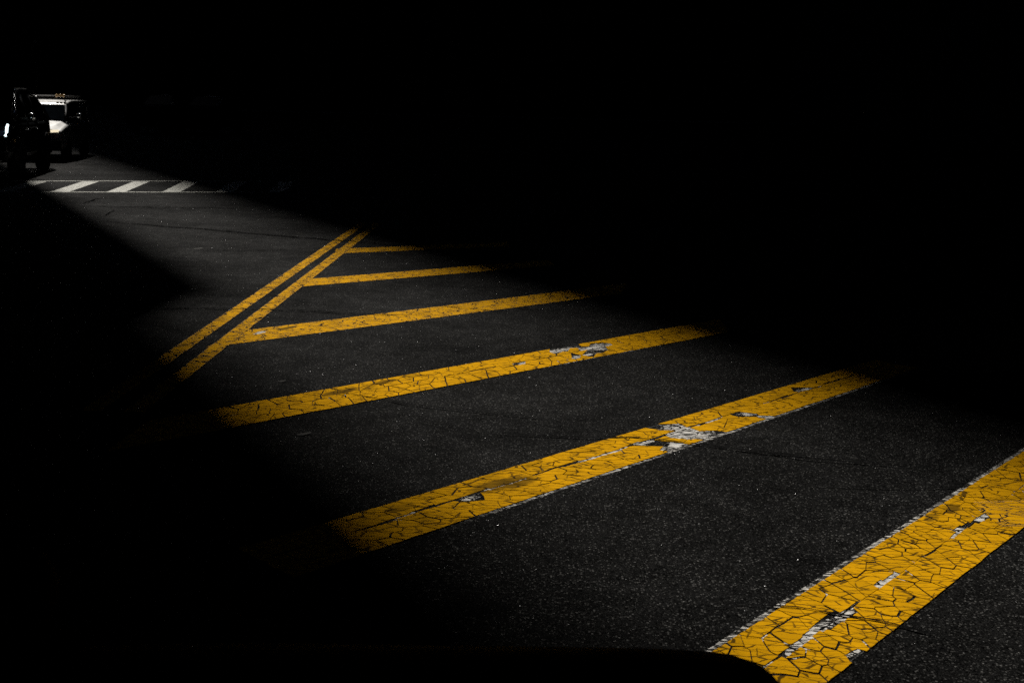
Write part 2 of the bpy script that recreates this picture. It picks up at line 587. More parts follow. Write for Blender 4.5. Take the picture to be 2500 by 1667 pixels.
# u is measured from the mid point of the measured edges
P_FAR = paint_mat("yellow_hatch_paint", 0.20, big=0.5, fine=1.0, worn=0.0)
P_S3 = paint_mat("yellow_hatch_paint_scuffed", 0.21, big=0.65, fine=1.15, worn=0.01, patches=[(-0.95, 0.06, 0.05, 0.05)],
                 blobs=[(-0.7, 0.1, 0.12, 0.05)])
PATCH4 = [(2.55, 0.05, 0.34, 0.10), (2.15, -0.12, 0.25, 0.04), (1.95, 0.15, 0.22, 0.05), (1.55, -0.02, 0.10, 0.04), (2.9, 0.02, 0.2, 0.06)]
# the three nearest stripes have broken into plates: old white and a near-black bed lie under them
BED_BLACK = (0.004, 0.004, 0.004)
PATCH5 = [(0.36, -0.03, 0.17, 0.19), (0.08, -0.17, 0.20, 0.05), (-0.05, 0.02, 0.10, 0.05), (1.15, -0.05, 0.12, 0.05), (1.12, -0.19, 0.10, 0.05), (2.1, 0.07, 0.14, 0.03), (-1.65, 0.0, 0.06, 0.03)]
PATCH6 = [(-0.42, 0.0, 0.13, 0.024), (-1.00, -0.01, 0.14, 0.030), (-1.22, 0.01, 0.13, 0.026), (-1.75, 0.0, 0.12, 0.018), (-1.05, 0.17, 0.16, 0.022), (-1.12, -0.20, 0.13, 0.022),
          (-0.25, 0.0, 0.10, 0.03), (0.25, 0.04, 0.05, 0.02), (-1.55, 0.15, 0.06, 0.02)]
P_S5 = paint_mat("stripe_bed_white_over_asphalt", 0.225, base=BED_BLACK, big=0.5, seam=(0.03, 1.5), patches=PATCH5, white_edge=(-1, -2.0, 3.4, 0.036))
P_S6 = paint_mat("stripe_bed_white_edge", 0.235, base=BED_BLACK, big=0.5, seam=(0.0, 2.0), patches=PATCH6, white_edge=(1, -3.0, 3.6, 0.046))
P_S4 = paint_mat("stripe_bed_peeling", 0.225, base=BED_BLACK, big=0.5, seam=(0.02, 0.4), patches=PATCH4, white_edge=(-1, 1.6, 3.4, 0.02))
P_PLATE4 = paint_mat("yellow_paint_plate_far", 0.5, dirt=1.1, fine=1.1, plates=True,
                     blobs=[(0.05, 0.15, 0.14, 0.05), (-0.35, 0.10, 0.18, 0.06)])
P_PLATE5 = paint_mat("yellow_paint_plate", 0.5, dirt=1.15, fine=1.05, plates=True,
                     blobs=[(-1.4, 0.06, 0.22, 0.09), (-1.25, 0.02, 0.16, 0.10), (-2.05, 0.14, 0.12, 0.05)])
P_PLATE6 = paint_mat("yellow_paint_plate_near", 0.5, dirt=1.15, fine=1.1, plates=True,
                     blobs=[(0.62, 0.17, 0.10, 0.05), (0.38, 0.20, 0.09, 0.04)])
strip("hatch_stripe", (-1.863, 17.336), (.872, .489), (-1.816, 16.839), (.872, .489), -0.70, 2.0, 0.20, P_FAR,
      label="farthest thin yellow diagonal stripe, fading into shadow")
strip("hatch_stripe", (-1.564, 14.79), (.785, .619), (-1.522, 14.247), (.785, .619), -1.06, 2.6, 0.20, P_FAR,
      label="short yellow diagonal stripe, second from the far end")
strip("hatch_stripe", (-1.524, 11.786), (.7357, .6774), (-1.653, 11.007), (.7357, .6773), -1.26, 3.9, 0.21, P_S3,
      label="yellow diagonal stripe joined to the double line, scuffed at its left end")
STRIPE4 = strip("hatch_stripe", (-0.986, 9.14), (.713, .701), (-1.014, 8.447), (.713, .701), -2.0, 4.8, 0.235, P_S4, z=0.003,
      label="yellow diagonal stripe with white peeling near its right end")
STRIPE5 = strip("hatch_stripe", (0.752, 7.754), (.6763, .7366), (1.049, 7.434), (.6691, .7432), -3.2, 3.6, 0.235, P_S5, seg=40, z=0.003,
      label="yellow diagonal stripe broken by a flaked white patch")
STRIPE6 = strip("hatch_stripe", (2.008, 6.006), (.6311, .7757), (2.140, 5.440), (.6311, .7757), -3.2, 2.2, 0.245, P_S6, seg=40, z=0.003,
      label="wide cracked yellow stripe nearest the camera with a white edge")
strip("hatch_stripe", (2.62, 6.52), (.985, .17), (2.63, 6.13), (.985, .17), -0.05, 3.5, 0.20, P_FAR, z=0.008,
      label="yellow cross line meeting the nearest stripe at the right edge")

def clip(poly, a, b, c):
    """keep the part of a polygon where a*x + b*y <= c"""
    out = []
    for i in range(len(poly)):
        p, q = poly[i], poly[(i + 1) % len(poly)]
        dp, dq = a * p[0] + b * p[1] - c, a * q[0] + b * q[1] - c
        if dp <= 0:
            out.append(p)
        if (dp < 0 < dq) or (dq < 0 < dp):
            t = dp / (dp - dq)
            out.append((p[0] + (q[0] - p[0]) * t, p[1] + (q[1] - p[1]) * t))
    return out


def plates(parent, tm, td, bm_, bd, u0, u1, hw, seam, patches, mat, seed, r_lo, r_hi, gap=1.0, seam_w=0.05):
    """split a stripe into cracked paint plates; every plate is an object lying on the stripe bed"""
    from mathutils import noise as mn
    rnd = random.Random(seed)
    du = Vector((td[0] + bd[0], td[1] + bd[1])).normalized()
    # world x,y of a (u,v) point
    def world_of(u, v):
        t = Vector((tm[0] + td[0] * u, tm[1] + td[1] * u))
        b = Vector((bm_[0] + bd[0] * u, bm_[1] + bd[1] * u))
        return b.lerp(t, (v + hw) / (2 * hw))
    # cells are stretched along the world x axis, as the checks in the photo run
    ex = Vector((du.x, -du.y))              # world x axis in (u,v): (cos, -sin)
    def squash(u, v):
        a = u * ex.x + v * ex.y
        b = u * -ex.y + v * ex.x
        return Vector((a * 0.62, b))
    seeds, tries = [], 0
    while tries < 9000:
        tries += 1
        u, v = rnd.uniform(u0, u1), rnd.uniform(-hw, hw)
        q = squash(u, v)
        f = 0.5 + 0.5 * mn.noise(Vector((u * 1.7, v * 3.0, seed)))
        r = r_lo + (r_hi - r_lo) * min(1, max(0, f))
        if all((q - s_[2]).length > min(r, s_[3]) for s_ in seeds):
            seeds.append((u, v, q, r))
    hsh = {}
    rest = ([], [], [])
    for i, (u, v, q, r) in enumerate(seeds):
        vs = seam
        poly = [(u0, -hw), (u1, -hw), (u1, hw), (u0, hw)]
        open_ = 0.0014 + seam_w * max(0.0, mn.noise(Vector((u * 3.4, 7.7 + (3.0 if v > seam else 0.0), seed))) + 0.06)
        poly = clip(poly, 0, -1, -(vs + open_)) if v > seam else clip(poly, 0, 1, vs - open_)
        for k, (u2, v2, q2, r2) in enumerate(seeds):
            if k == i or (q2 - q).length > 0.40 or (v > seam) != (v2 > seam):
                continue
            key = (min(i, k), max(i, k))
            if key not in hsh:
                g = rnd.random()
                hsh[key] = gap * (0.0004 if g < 0.14 else 0.0011 + 0.0026 * g * g)
            # bisector in squashed space, written in (u,v)
            dq = q2 - q
            mid = (q2 + q) * 0.5
            a = dq.x * 0.62 * ex.x - dq.y * ex.y
            b = dq.x * 0.62 * ex.y + dq.y * ex.x
            ln = math.hypot(a, b)
            poly = clip(poly, a / ln, b / ln, dq.dot(mid) / ln - hsh[key])
            if len(poly) < 3:
                break
        if len(poly) < 3:
            continue
        cu = sum(p[0] for p in poly) / len(poly)
        cv = sum(p[1] for p in poly) / len(poly)
        lost = False
        for (pu, pv, pa, pb) in patches:
            if pb <= 0.028 and math.hypot((cu - pu) / (pa * 1.3), (cv - pv) / 0.06) < 1 and rnd.random() < 0.5:
                us_, vs_ = [p[0] for p in poly], [p[1] for p in poly]
                lost = lost or (max(us_) - min(us_)) * (max(vs_) - min(vs_)) < 0.0085
            if math.hypot((cu - pu) / (pa * 1.05), (cv - pv) / (pb * 1.1)) < 0.75 + 0.5 * rnd.random() and pb > 0.028:
                lost = lost or rnd.random() < 0.92
        if lost:
            continue
        pts = []
        for a, b in zip(poly, poly[1:] + poly[:1]):
            L = math.hypot(b[0] - a[0], b[1] - a[1])
            if L < 0.002:
                continue
            k = max(1, int(round(L / 0.030)))
            for t in range(k):
                f = t / k
                pts.append((a[0] + (b[0] - a[0]) * f, a[1] + (b[1] - a[1]) * f))
        if len(pts) < 3:
            continue
        ring = []
        for (pu, pv) in pts:
            edge = 1.0 if abs(abs(pv) - hw) > 0.004 else 0.8
            w1 = mn.noise_vector(Vector((pu * 26, pv * 26, seed)))
            w2 = mn.noise_vector(Vector((pu * 7, pv * 7, seed + 9)))
            pu2 = pu + w1.x * 0.0032 * edge + w2.x * 0.012
            pv2 = pv + w1.y * 0.0032 * edge + w2.y * 0.012 * (1.0 if abs(abs(pv) - hw) > 0.004 else 0.35)
            ring.append((pu2, pv2))
        n = len(ring)
        W = [world_of(*p) for p in ring]
        verts = [(p.x, p.y, 0.0062) for p in W] + [(p.x, p.y, 0.0032) for p in W]
        faces = [tuple(range(n))] + [(a, a + n, (a + 1) % n + n, (a + 1) % n) for a in range(n)]
        area = sum(W[a].x * W[(a + 1) % n].y - W[(a + 1) % n].x * W[a].y for a in range(n))
        if area < 0:
            faces = [f[::-1] for f in faces]
        if PLATES_LEFT[0] > 0:
            PLATES_LEFT[0] -= 1
            build("paint_plate", verts, faces, ring + ring, mat, parent)
        else:           # beyond the 300 that show largest: one joined part
            k = len(rest[0])
            rest[0].extend(verts)
            rest[1].extend(tuple(a + k for a in f) for f in faces)
            rest[2].extend(ring + ring)
    if rest[0]:
        tag(build("paint_plate", rest[0], rest[1], rest[2], mat, parent), kind='stuff')


PLATES_LEFT = [300]


def build(name, verts, faces, uvs, mat, parent):
    me = bpy.data.meshes.new(name)
    me.from_pydata(verts, [], faces)
    lay = me.uv_layers.new(name="along")
    for lp in me.loops:
        lay.data[lp.index].uv = uvs[lp.vertex_index]
    me.update()
    return link(name, me, mat, parent)


plates(STRIPE6, (2.008, 6.006), (.6311, .7757), (2.140, 5.440), (.6311, .7757), -2.0, 2.1, 0.243, 0.0, PATCH6, P_PLATE6, 6, 0.036, 0.100, gap=1.9, seam_w=0.075)
plates(STRIPE5, (0.752, 7.754), (.6763, .7366), (1.049, 7.434), (.6691, .7432), -3.0, 3.5, 0.232, 0.03, PATCH5, P_PLATE5, 5, 0.046, 0.115, gap=1.9, seam_w=0.055)
plates(STRIPE4, (-0.986, 9.14), (.713, .701), (-1.014, 8.447), (.713, .701), -1.95, 4.3, 0.232, 0.02, PATCH4, P_PLATE4, 4, 0.055, 0.125, gap=2.0, seam_w=0.02)

P_WHITE = paint_mat("white_crosswalk_paint", 0.17, base=(0.50, 0.50, 0.46), big=0.2, fine=0.7, worn=0.10, dirt=0.5)
P_WLINE = paint_mat("white_crosswalk_line_paint", 0.085, base=(0.36, 0.36, 0.33), big=0.4, fine=0.9, worn=0.10, dirt=0.8)
B0, T0 = Vector((-9.45, 24.91)), Vector((-9.85, 28.10))
STEP_B, STEP_T = Vector((1.045, 0.335)), Vector((1.045, 0.375))
AX = Vector((0.950, 0.312))
for i in range(-3, 5):
    b = B0 + STEP_B * i
    t = T0 + STEP_T * i
    d = t - b
    L = d.length
    d = d / L
    w = AX * 0.36
    strip("crosswalk_bar", b, d, b + w, d, 0.12, L - 0.10, 0.17, P_WHITE, seg=6, margin=0.03)
ux = STEP_B.normalized()
st = B0 - STEP_B * 5
strip("crosswalk_line", st + Vector((-0.02, 0.14)), ux, st + Vector((0.02, -0.03)), ux, 1.2, 9.6, 0.085, P_WLINE, seg=30, margin=0.03, z=0.008,
      label="near white edge line of the crosswalk")
ux = STEP_T.normalized()
st = T0 - STEP_T * 5
strip("crosswalk_line", st + Vector((-0.02, 0.10)), ux, st + Vector((0.02, -0.08)), ux, 1.2, 9.6, 0.085, P_WLINE, seg=30, margin=0.03, z=0.008,
      label="far white edge line of the crosswalk")


# ---- cracks and joints in the asphalt: narrow dark ribbons that wander
def crack(pts, w, amp=0.02, z=0.012, seed=1, extend=0.0):
    rnd = random.Random(seed)
    pts = [Vector(p) for p in pts]
    if extend:
        pts = [pts[0] - (pts[1] - pts[0]).normalized() * extend] + pts + [pts[-1] + (pts[-1] - pts[-2]).normalized() * extend]
    line = []
    for a, b in zip(pts[:-1], pts[1:]):
        k = max(2, int((b - a).length / 0.045))
        for i in range(k):
            line.append(a.lerp(b, i / k))
    line.append(pts[-1])
    off, vel, vs = 0.0, 0.0, []
    n = len(line)
    for i, p in enumerate(line):
        d = (line[min(i + 1, n - 1)] - line[max(i - 1, 0)]).normalized()
        nv = Vector((-d.y, d.x))
        vel = vel * 0.6 + rnd.uniform(-1, 1) * amp * 0.5 - off * 0.12
        off += vel
        ww = w * rnd.uniform(0.25, 1.0) * min(1.0, 0.15 + 4 * min(i, n - 1 - i) / n)
        c = p + nv * off
        vs.append((c.x + nv.x * ww, c.y + nv.y * ww, z))
        vs.append((c.x - nv.x * ww, c.y - nv.y * ww, z))
    fs = [(2 * i, 2 * i + 1, 2 * i + 3, 2 * i + 2) for i in range(n - 1)]
    o = mesh("crack", vs, fs, 'tar', road)
    if o.data.polygons[0].normal.z < 0:
        o.data.flip_normals()
    return o


crack([(-6.9, 19.9), (-5.66, 19.3), (-4.61, 18.9), (-2.69, 17.98), (-1.5, 17.5)], 0.042, 0.02, seed=1)
crack([(-4.2, 11.93), (-3.53, 11.95), (-2.67, 12.02), (-1.92, 12.0), (-1.17, 11.9), (-0.6, 11.95)], 0.020, 0.012, seed=2)
crack([(-8.2, 22.1), (-7.49, 22.2), (-6.78, 22.25), (-5.85, 22.42), (-4.79, 22.58)], 0.034, 0.02, seed=3)
crack([(-6.91, 20.62), (-6.97, 21.1), (-7.0, 21.59)], 0.020, 0.02, seed=4)
crack([(-7.95, 22.63), (-8.09, 23.81), (-7.86, 24.4)], 0.025, 0.02, seed=5)
crack([(-0.2, 7.70), (0.15, 7.65), (0.5, 7.62), (0.77, 7.66), (1.0, 7.61), (1.24, 7.53), (1.56, 7.38), (1.98, 7.3), (2.5, 7.2)], 0.012, 0.008, seed=6)
crack([(-1.36, 8.74), (-1.15, 8.64), (-0.94, 8.53), (-0.74, 8.38), (-0.2, 8.2), (0.3, 8.05)], 0.010, 0.006, seed=7)
crack([(1.28, 7.51), (1.51, 7.43), (1.81, 7.29), (2.4, 7.15)], 0.010, 0.01, seed=8)
crack([(0.98, 5.03), (1.26, 5.01), (1.45, 4.93), (1.62, 4.87), (1.85, 4.72)], 0.010, 0.006, seed=9)
crack([(-1.1, 12.6), (-0.2, 12.3), (0.6, 12.55)], 0.012, 0.014, seed=10)
crack([(-4.3, 16.5), (-3.6, 16.55), (-3.1, 16.75)], 0.018, 0.014, seed=11)
crack([(1.6, 6.75), (2.2, 6.72), (2.9, 6.80)], 0.006, 0.006, seed=13)


# small flat scraps lying on the asphalt
def scrap(x, y, l, w, rz, label):
    bm = bmesh.new()
    nseg = 5
    rows = []
    for i in range(nseg + 1):
        t = i / nseg
        ww = w * (0.55 + 0.45 * math.sin(math.pi * t)) * 0.5
        zz = 0.004 + 0.012 * t * t
        rows.append((bm.verts.new((l * (t - 0.5), -ww, zz)), bm.verts.new((l * (t - 0.5), ww, zz + 0.004))))
    for a, b in zip(rows[:-1], rows[1:]):
        bm.faces.new((a[0], b[0], b[1], a[1]))
    o = from_bm("paper_scrap", bm, 'paper')
    md = o.modifiers.new("thick", 'SOLIDIFY')
    md.thickness = 0.002
    o.location = (x, y, 0.0)
    o.rotation_euler = (0, 0, rz)
    return tag(o, label, "litter", "scraps of litter on the asphalt")


scrap(-4.30, 16.62, 0.12, 0.05, 0.1, "pale thin scrap of litter left of the double yellow line")
scrap(-1.31, 7.55, 0.09, 0.03, 0.2, "pale scrap of litter below the left end of the yellow stripe with the peeling end")
scrap(-1.72, 8.98, 0.06, 0.02, 0.0, "tiny pale scrap of litter between two yellow stripes, just right of the double line")

# ------------------------------------------------------------------ buildings round the junction, made tall to shut out the sky
def tower(name, blocks, mat, label, cat="building"):
    """blocks: (x0,x1,y0,y1,z0,z1) each a wall block, the storeys marked by thin ledges"""
    e = empty(name, (0.5 * (blocks[0][0] + blocks[0][1]), blocks[0][2], 0))
    tag(e, label, cat)
    o0 = Vector(e.location)
    for (x0, x1, y0, y1, z0, z1) in blocks:
        box("wall", x0 - o0.x, x1 - o0.x, y0 - o0.y, y1 - o0.y, z0, z1, mat, e)
    return e


def ledges(e, x0, x1, y0, y1, zs, mat, out=0.25, h=0.35):
    o0 = Vector(e.location)
    for z in zs:
        box("ledge", x0 - out - o0.x, x1 + out - o0.x, y0 - out - o0.y, y1 + out - o0.y, z, z + h, mat, e)


# far tower that closes the street, its corner casts the right-hand edge of the light
RX = -59.56
RY = 124.63
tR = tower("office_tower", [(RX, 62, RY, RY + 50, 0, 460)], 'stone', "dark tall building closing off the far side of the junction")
oR = Vector(tR.location)
wz = [(0.9, 4.2), (5.4, 7.6), (8.6, 10.8)]
for k, (za, zb) in enumerate(wz):
    x = RX + 1.6
    while x < 50:
        w = 3.0 if k == 0 else 1.5
        fr = bmesh.new()
        cx, fy = x - oR.x, RY - oR.y
        for (a, b, c_, d_) in ((cx, cx + w, za, za + 0.12), (cx, cx + w, zb - 0.12, zb), (cx, cx + 0.1, za + 0.12, zb - 0.12), (cx + w - 0.1, cx + w, za + 0.12, zb - 0.12)):
            bm_box(fr, a, b, fy - 0.12, fy + 0.02, c_, d_)
        f = from_bm("window", fr, 'frame', tR)
        box("pane", cx + 0.1, cx + w - 0.1, fy - 0.05, fy + 0.01, za + 0.12, zb - 0.12, 'pane', f)
        x += 4.6 if k == 0 else 2.3
ob = box("plinth", RX - oR.x, 62 - oR.x, RY - 0.12 - oR.y, RY - 0.002 - oR.y, 0.1, 0.85, 'stone_b', tR)
box("cornice", RX - oR.x, 62 - oR.x, RY - 0.3 - oR.y, RY - 0.002 - oR.y, 4.5, 4.95, 'stone_b', tR)

# corner building on the left: a 58 m block with a taller tower set back on it
LZ = 69.55
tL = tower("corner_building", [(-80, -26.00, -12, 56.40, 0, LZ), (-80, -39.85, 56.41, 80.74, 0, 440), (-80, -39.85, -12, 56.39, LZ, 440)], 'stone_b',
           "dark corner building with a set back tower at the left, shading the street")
tN = tower("sky_blocker_corner", [(-170, -60.03, 81.8, 117.58, 0, 440)], 'stone', "unseen dark tower added on the far corner to shut out the sky")  # unseen tower added to close the sky round the sun gap
tE = tower("sky_blocker_side", [(27, 62, -9, RY - 0.3, 0, 440)], 'stone', "unseen dark building added along the right side to shut out the sky")  # added out of view, tall enough to cut the sky light
tS = tower("sky_blocker_rear", [(-80, 62, -26, -12.3, 0, 440)], 'stone', "unseen dark building added behind the camera to shut out the sky")  # unseen enclosure behind the camera, added to deepen the shade
tW = tower("sky_blocker_far", [(-190, -145, 20, 190, 0, 60)], 'stone_b', "unseen dark building added far down the cross street to block low sky")  # added out of view against low sky in the gap


# ------------------------------------------------------------------ vehicles
def body_mesh(name, stations, mat, parent, bevel=0.05, subsurf=0):
    """stations: (y, z_sill, z_belt, z_top, half_width, half_width_top). Loft from tail to nose."""
    bm = bmesh.new()
    rings = []
    for (y, zs, zb, zt, w, wt) in stations:
        half = [(w * 0.92, zs), (w, zs + 0.14), (w, 0.5 * (zs + zb)), (w * 0.985, zb - 0.05), (w * 0.95, zb),
                (wt, max(zb + 0.01, zt - 0.07)), (wt * 0.88, max(zb + 0.02, zt - 0.012)), (wt * 0.4, max(zb + 0.03, zt + 0.006))]
        ring = [bm.verts.new((x, y, z)) for x, z in half] + [bm.verts.new((-x, y, z)) for x, z in reversed(half)]
        rings.append(ring)
    for a, b in zip(rings[:-1], rings[1:]):
        n = len(a)
        for k in range(n):
            bm.faces.new((a[k], a[(k + 1) % n], b[(k + 1) % n], b[k]))
    bm.faces.new(rings[0])
    bm.faces.new(rings[-1][::-1])
    o = from_bm(name, bm, mat, parent, smooth=True)
    if subsurf:
        md = o.modifiers.new("sub", 'SUBSURF')
        md.levels = md.render_levels = subsurf
    elif bevel:
        add_bevel(o, bevel)
    return o


def panel(name, quad, mat, parent, thick=0.012):
    """flat panel from 4 points, given real thickness"""
    q = [Vector(p) for p in quad]
    nrm = (q[1] - q[0]).cross(q[3] - q[0]).normalized()
    vs = [p + nrm * thick * 0.5 for p in q] + [p - nrm * thick * 0.5 for p in q]
    fs = [(0, 1, 2, 3), (7, 6, 5, 4)] + [(i, i + 4, (i + 1) % 4 + 4, (i + 1) % 4) for i in range(4)]
    o = mesh(name, vs, fs, mat, parent)
    bm = bmesh.new()
    bm.from_mesh(o.data)
    bmesh.ops.recalc_face_normals(bm, faces=bm.faces)
    bm.to_mesh(o.data)
    bm.free()
    return o


def wheel(parent, x, y, r=0.38, w=0.25, side=1):
    t = lathe_x("wheel", [(-w / 2, r * 0.62), (-w / 2, r * 0.93), (-w / 2 + 0.03, r), (w / 2 - 0.03, r), (w / 2, r * 0.93), (w / 2, r * 0.62)],
                'rubber', parent)
    t.location = (x, y, r)
    bm = bmesh.new()
    # rim: dish, hub and five spokes
    seg = 24
    xo = side * (w / 2 - 0.03)
    for k in range(5):
        rot = Matrix.Rotation(2 * math.pi * k / 5, 4, 'X')
        bm_box(bm, xo - 0.02, xo + 0.02, -0.045, 0.045, 0.04, r * 0.60, rot)
    bm_tube(bm, [(xo - 0.03, 0, 0), (xo + 0.03, 0, 0)], 0.07, 12)
    for k in range(seg):
        a0, a1 = 2 * math.pi * k / seg, 2 * math.pi * (k + 1) / seg
        v = [bm.verts.new((xx, rr * math.cos(a), rr * math.sin(a))) for a in (a0, a1) for xx, rr in ((xo - 0.025, r * 0.55), (xo + 0.025, r * 0.63))]
        bm.faces.new((v[0], v[1], v[3], v[2]))
    from_bm("rim", bm, 'iron', t)
    return t


def mirror(parent, x, y, z, side, paint, glint=True, reach=0.22):
    bm = bmesh.new()
    bm_box(bm, min(x, x + side * reach), max(x, x + side * reach), y - 0.03, y + 0.03, z - 0.03, z + 0.01)
    arm = from_bm("mirror", bm, paint, parent)
    bm = bmesh.new()
    bmesh.ops.create_uvsphere(bm, u_segments=12, v_segments=8, radius=1.0)
    for v in bm.verts:
        v.co = Vector((v.co.x * 0.11, v.co.y * 0.07, v.co.z * 0.10))
        v.co += Vector((x + side * (reach + 0.06), y, z + 0.03))
    from_bm("mirror_shell", bm, 'chrome' if glint else paint, arm, smooth=True)
    panel("mirror_glass", [(x + side * (reach - 0.02), y - 0.075, z - 0.04), (x + side * (reach + 0.14), y - 0.075, z - 0.04),
                           (x + side * (reach + 0.14), y - 0.075, z + 0.10), (x + side * (reach - 0.02), y - 0.075, z + 0.10)], 'glass', arm)
    return arm


def handle(parent, x, y, z, side, mat='chrome'):
    bm = bmesh.new()
    bm_tube(bm, [(x, y - 0.09, z), (x + side * 0.035, y - 0.06, z), (x + side * 0.035, y + 0.06, z), (x, y + 0.09, z)], 0.016, 8)
    return from_bm("door_handle", bm, mat, parent, smooth=True)


# ---- boxy black off-road car, facing the camera at the left edge
HEAD = R(-170.0)        # heading: local +Y points this way


def suv():
    bear = R(-10.0)
    flank = Vector((-11.90, 31.20, 0))
    nrm = Vector((math.cos(bear), -math.sin(bear), 0))      # towards the photographer's right
    e = empty("off_road_car", flank - nrm * 0.95, HEAD)
    tag(e, "black boxy off-road car facing us at the left edge, in front of the white van", "car")
    w = 0.95
    body_mesh("body", [(-1.22, 0.62, 1.16, 1.27, w * 0.93, w * 0.86), (-1.12, 0.50, 1.26, 1.34, w * 0.98, w * 0.88), (-0.2, 0.46, 1.23, 1.31, w, w * 0.9),
                       (2.55, 0.46, 1.24, 1.34, w, w * 0.9), (2.80, 0.46, 1.22, 1.33, w, w * 0.86), (3.30, 0.48, 1.18, 1.27, w, w * 0.80), (3.58, 0.50, 1.10, 1.19, w * 0.98, w * 0.76),
                       (3.72, 0.55, 0.98, 1.06, w * 0.94, w * 0.72)], 'black_paint', e, 0.05)
    # cabin: pillars and roof round the glass
    body_mesh("roof", [(-0.62, 1.78, 1.81, 1.86, 0.68, 0.58), (-0.35, 1.83, 1.87, 1.94, 0.72, 0.60), (0.55, 1.86, 1.90, 1.98, 0.73, 0.60), (1.10, 1.87, 1.91, 2.00, 0.73, 0.60), (1.55, 1.86, 1.90, 1.98, 0.72, 0.60),
                       (1.80, 1.84, 1.87, 1.92, 0.70, 0.58)], 'black_paint', e, 0.02)
    belt, top = 0.89, 0.71
    for s in (-1, 1):
        tube("pillar", [(s * 0.90, 2.82, 1.31), (s * 0.86, 2.50, 1.52), (s * 0.76, 2.02, 1.80), (s * 0.71, 1.76, 1.91), (s * 0.68, 1.3, 1.985), (s * 0.68, 0.9, 1.995)], 0.040, 'black_paint', e)
        tube("pillar_glint", [(s * 0.885, 2.86, 1.345), (s * 0.845, 2.53, 1.565), (s * 0.745, 2.04, 1.845), (s * 0.70, 1.78, 1.955), (s * 0.67, 1.5, 2.005), (s * 0.66, 1.2, 2.02)], 0.017, 'chrome', e)  # chrome tube added to catch the sun as a pillar highlight
        tube("pillar", [(s * belt, 1.45, 1.22), (s * top, 1.35, 1.88)], 0.045, 'black_paint', e)
        tube("pillar", [(s * belt, 0.45, 1.22), (s * top, 0.50, 1.88)], 0.045, 'black_paint', e)
        tube("pillar", [(s * belt, -1.12, 1.24), (s * 0.80, -0.88, 1.56), (s * 0.69, -0.55, 1.84)], 0.05, 'black_paint', e)
        panel("window", [(s * 0.885, 1.50, 1.26), (s * 0.885, 2.70, 1.30), (s * 0.73, 1.80, 1.84), (s * 0.725, 1.42, 1.86)], 'glass', e)
        panel("window", [(s * 0.885, 0.52, 1.26), (s * 0.885, 1.40, 1.26), (s * 0.725, 1.30, 1.86), (s * 0.725, 0.56, 1.86)], 'glass', e)
        panel("window", [(s * 0.88, -1.0, 1.27), (s * 0.885, 0.40, 1.26), (s * 0.725, 0.44, 1.84), (s * 0.735, -0.45, 1.80)], 'glass', e)
        wheel(e, s * 0.86, 2.70, 0.40, 0.26, s)
        wheel(e, s * 0.86, -0.30, 0.40, 0.26, s)
        # flared arches over the wheels
        for y in (2.70, -0.30):
            tube("wheel_arch", [(s * 0.95, y + 0.52 * math.cos(R(a)), 0.42 + 0.50 * math.sin(R(a))) for a in range(0, 181, 18)], 0.05, 'trim', e)
        for y0, y1 in ((1.58, 2.45), (0.50, 1.54)):
            d = panel("door", [(s * 0.955, y0, 0.55), (s * 0.955, y1, 0.55), (s * 0.950, y1, 1.12), (s * 0.950, y0, 1.12)], 'black_paint', e, 0.02)
            handle(d, s * 0.955, y0 + 0.16, 1.08, s)
        mirror(e, s * 0.90, 2.35, 1.36, s, 'black_paint')
        hl = lathe_x("headlight", [(-0.02, 0.11), (0.03, 0.10), (0.05, 0.06)], 'lens', e, 16)
        hl.rotation_euler = (0, 0, R(90))
        hl.location = (s * 0.62, 3.76, 0.92)
        # lit running light on the edge of each wing
        tube("corner_lamp", [(s * 0.84, 3.30, 1.225), (s * 0.87, 3.52, 1.185), (s * 0.89, 3.66, 1.09), (s * 0.87, 3.72, 1.0)], 0.030, 'running_light', e)
        box("marker_lamp", min(s * 0.95, s * 0.975), max(s * 0.95, s * 0.975), 3.12, 3.26, 0.86, 0.91, 'amber', e)
        box("marker_lamp", min(s * 0.95, s * 0.975), max(s * 0.95, s * 0.975), -1.02, -0.93, 0.86, 0.92, 'amber', e)
        box("tail_lamp", min(s * 0.78, s * 0.90), max(s * 0.78, s * 0.90), -1.235, -1.19, 0.75, 1.05, 'red', e)
    panel("windscreen", [(-0.82, 2.80, 1.335), (0.82, 2.80, 1.335), (0.67, 1.78, 1.885), (-0.67, 1.78, 1.885)], 'glass', e)
    panel("rear_window", [(-0.74, -1.10, 1.28), (0.74, -1.10, 1.28), (0.62, -0.60, 1.84), (-0.62, -0.60, 1.84)], 'glass', e)
    gr = box("grille", -0.46, 0.46, 3.745, 3.775, 0.76, 1.05, 'trim', e)
    for k in range(7):
        box("grille_slat", -0.40 + k * 0.125, -0.34 + k * 0.125, 3.778, 3.79, 0.79, 1.02, 'iron', gr)
    box("front_bumper", -0.92, 0.92, 3.74, 3.95, 0.46, 0.66, 'trim', e, 0.03)
    box("rear_bumper", -0.88, 0.88, -1.40, -1.20, 0.48, 0.64, 'trim', e, 0.03)
    sp = wheel(e, 0.1, -1.36, 0.38, 0.24, 1)
    sp.name = "spare_wheel"
    sp.rotation_euler = (0, 0, R(-90))
    sp.location = (0.1, -1.34, 0.98)
    for s in (-1, 1):
        tube("roof_rail", [(s * 0.58, -0.2, 1.95), (s * 0.58, -0.1, 2.01), (s * 0.58, 1.5, 2.03), (s * 0.58, 1.6, 1.96)], 0.015, 'trim', e)
    return e


suv()


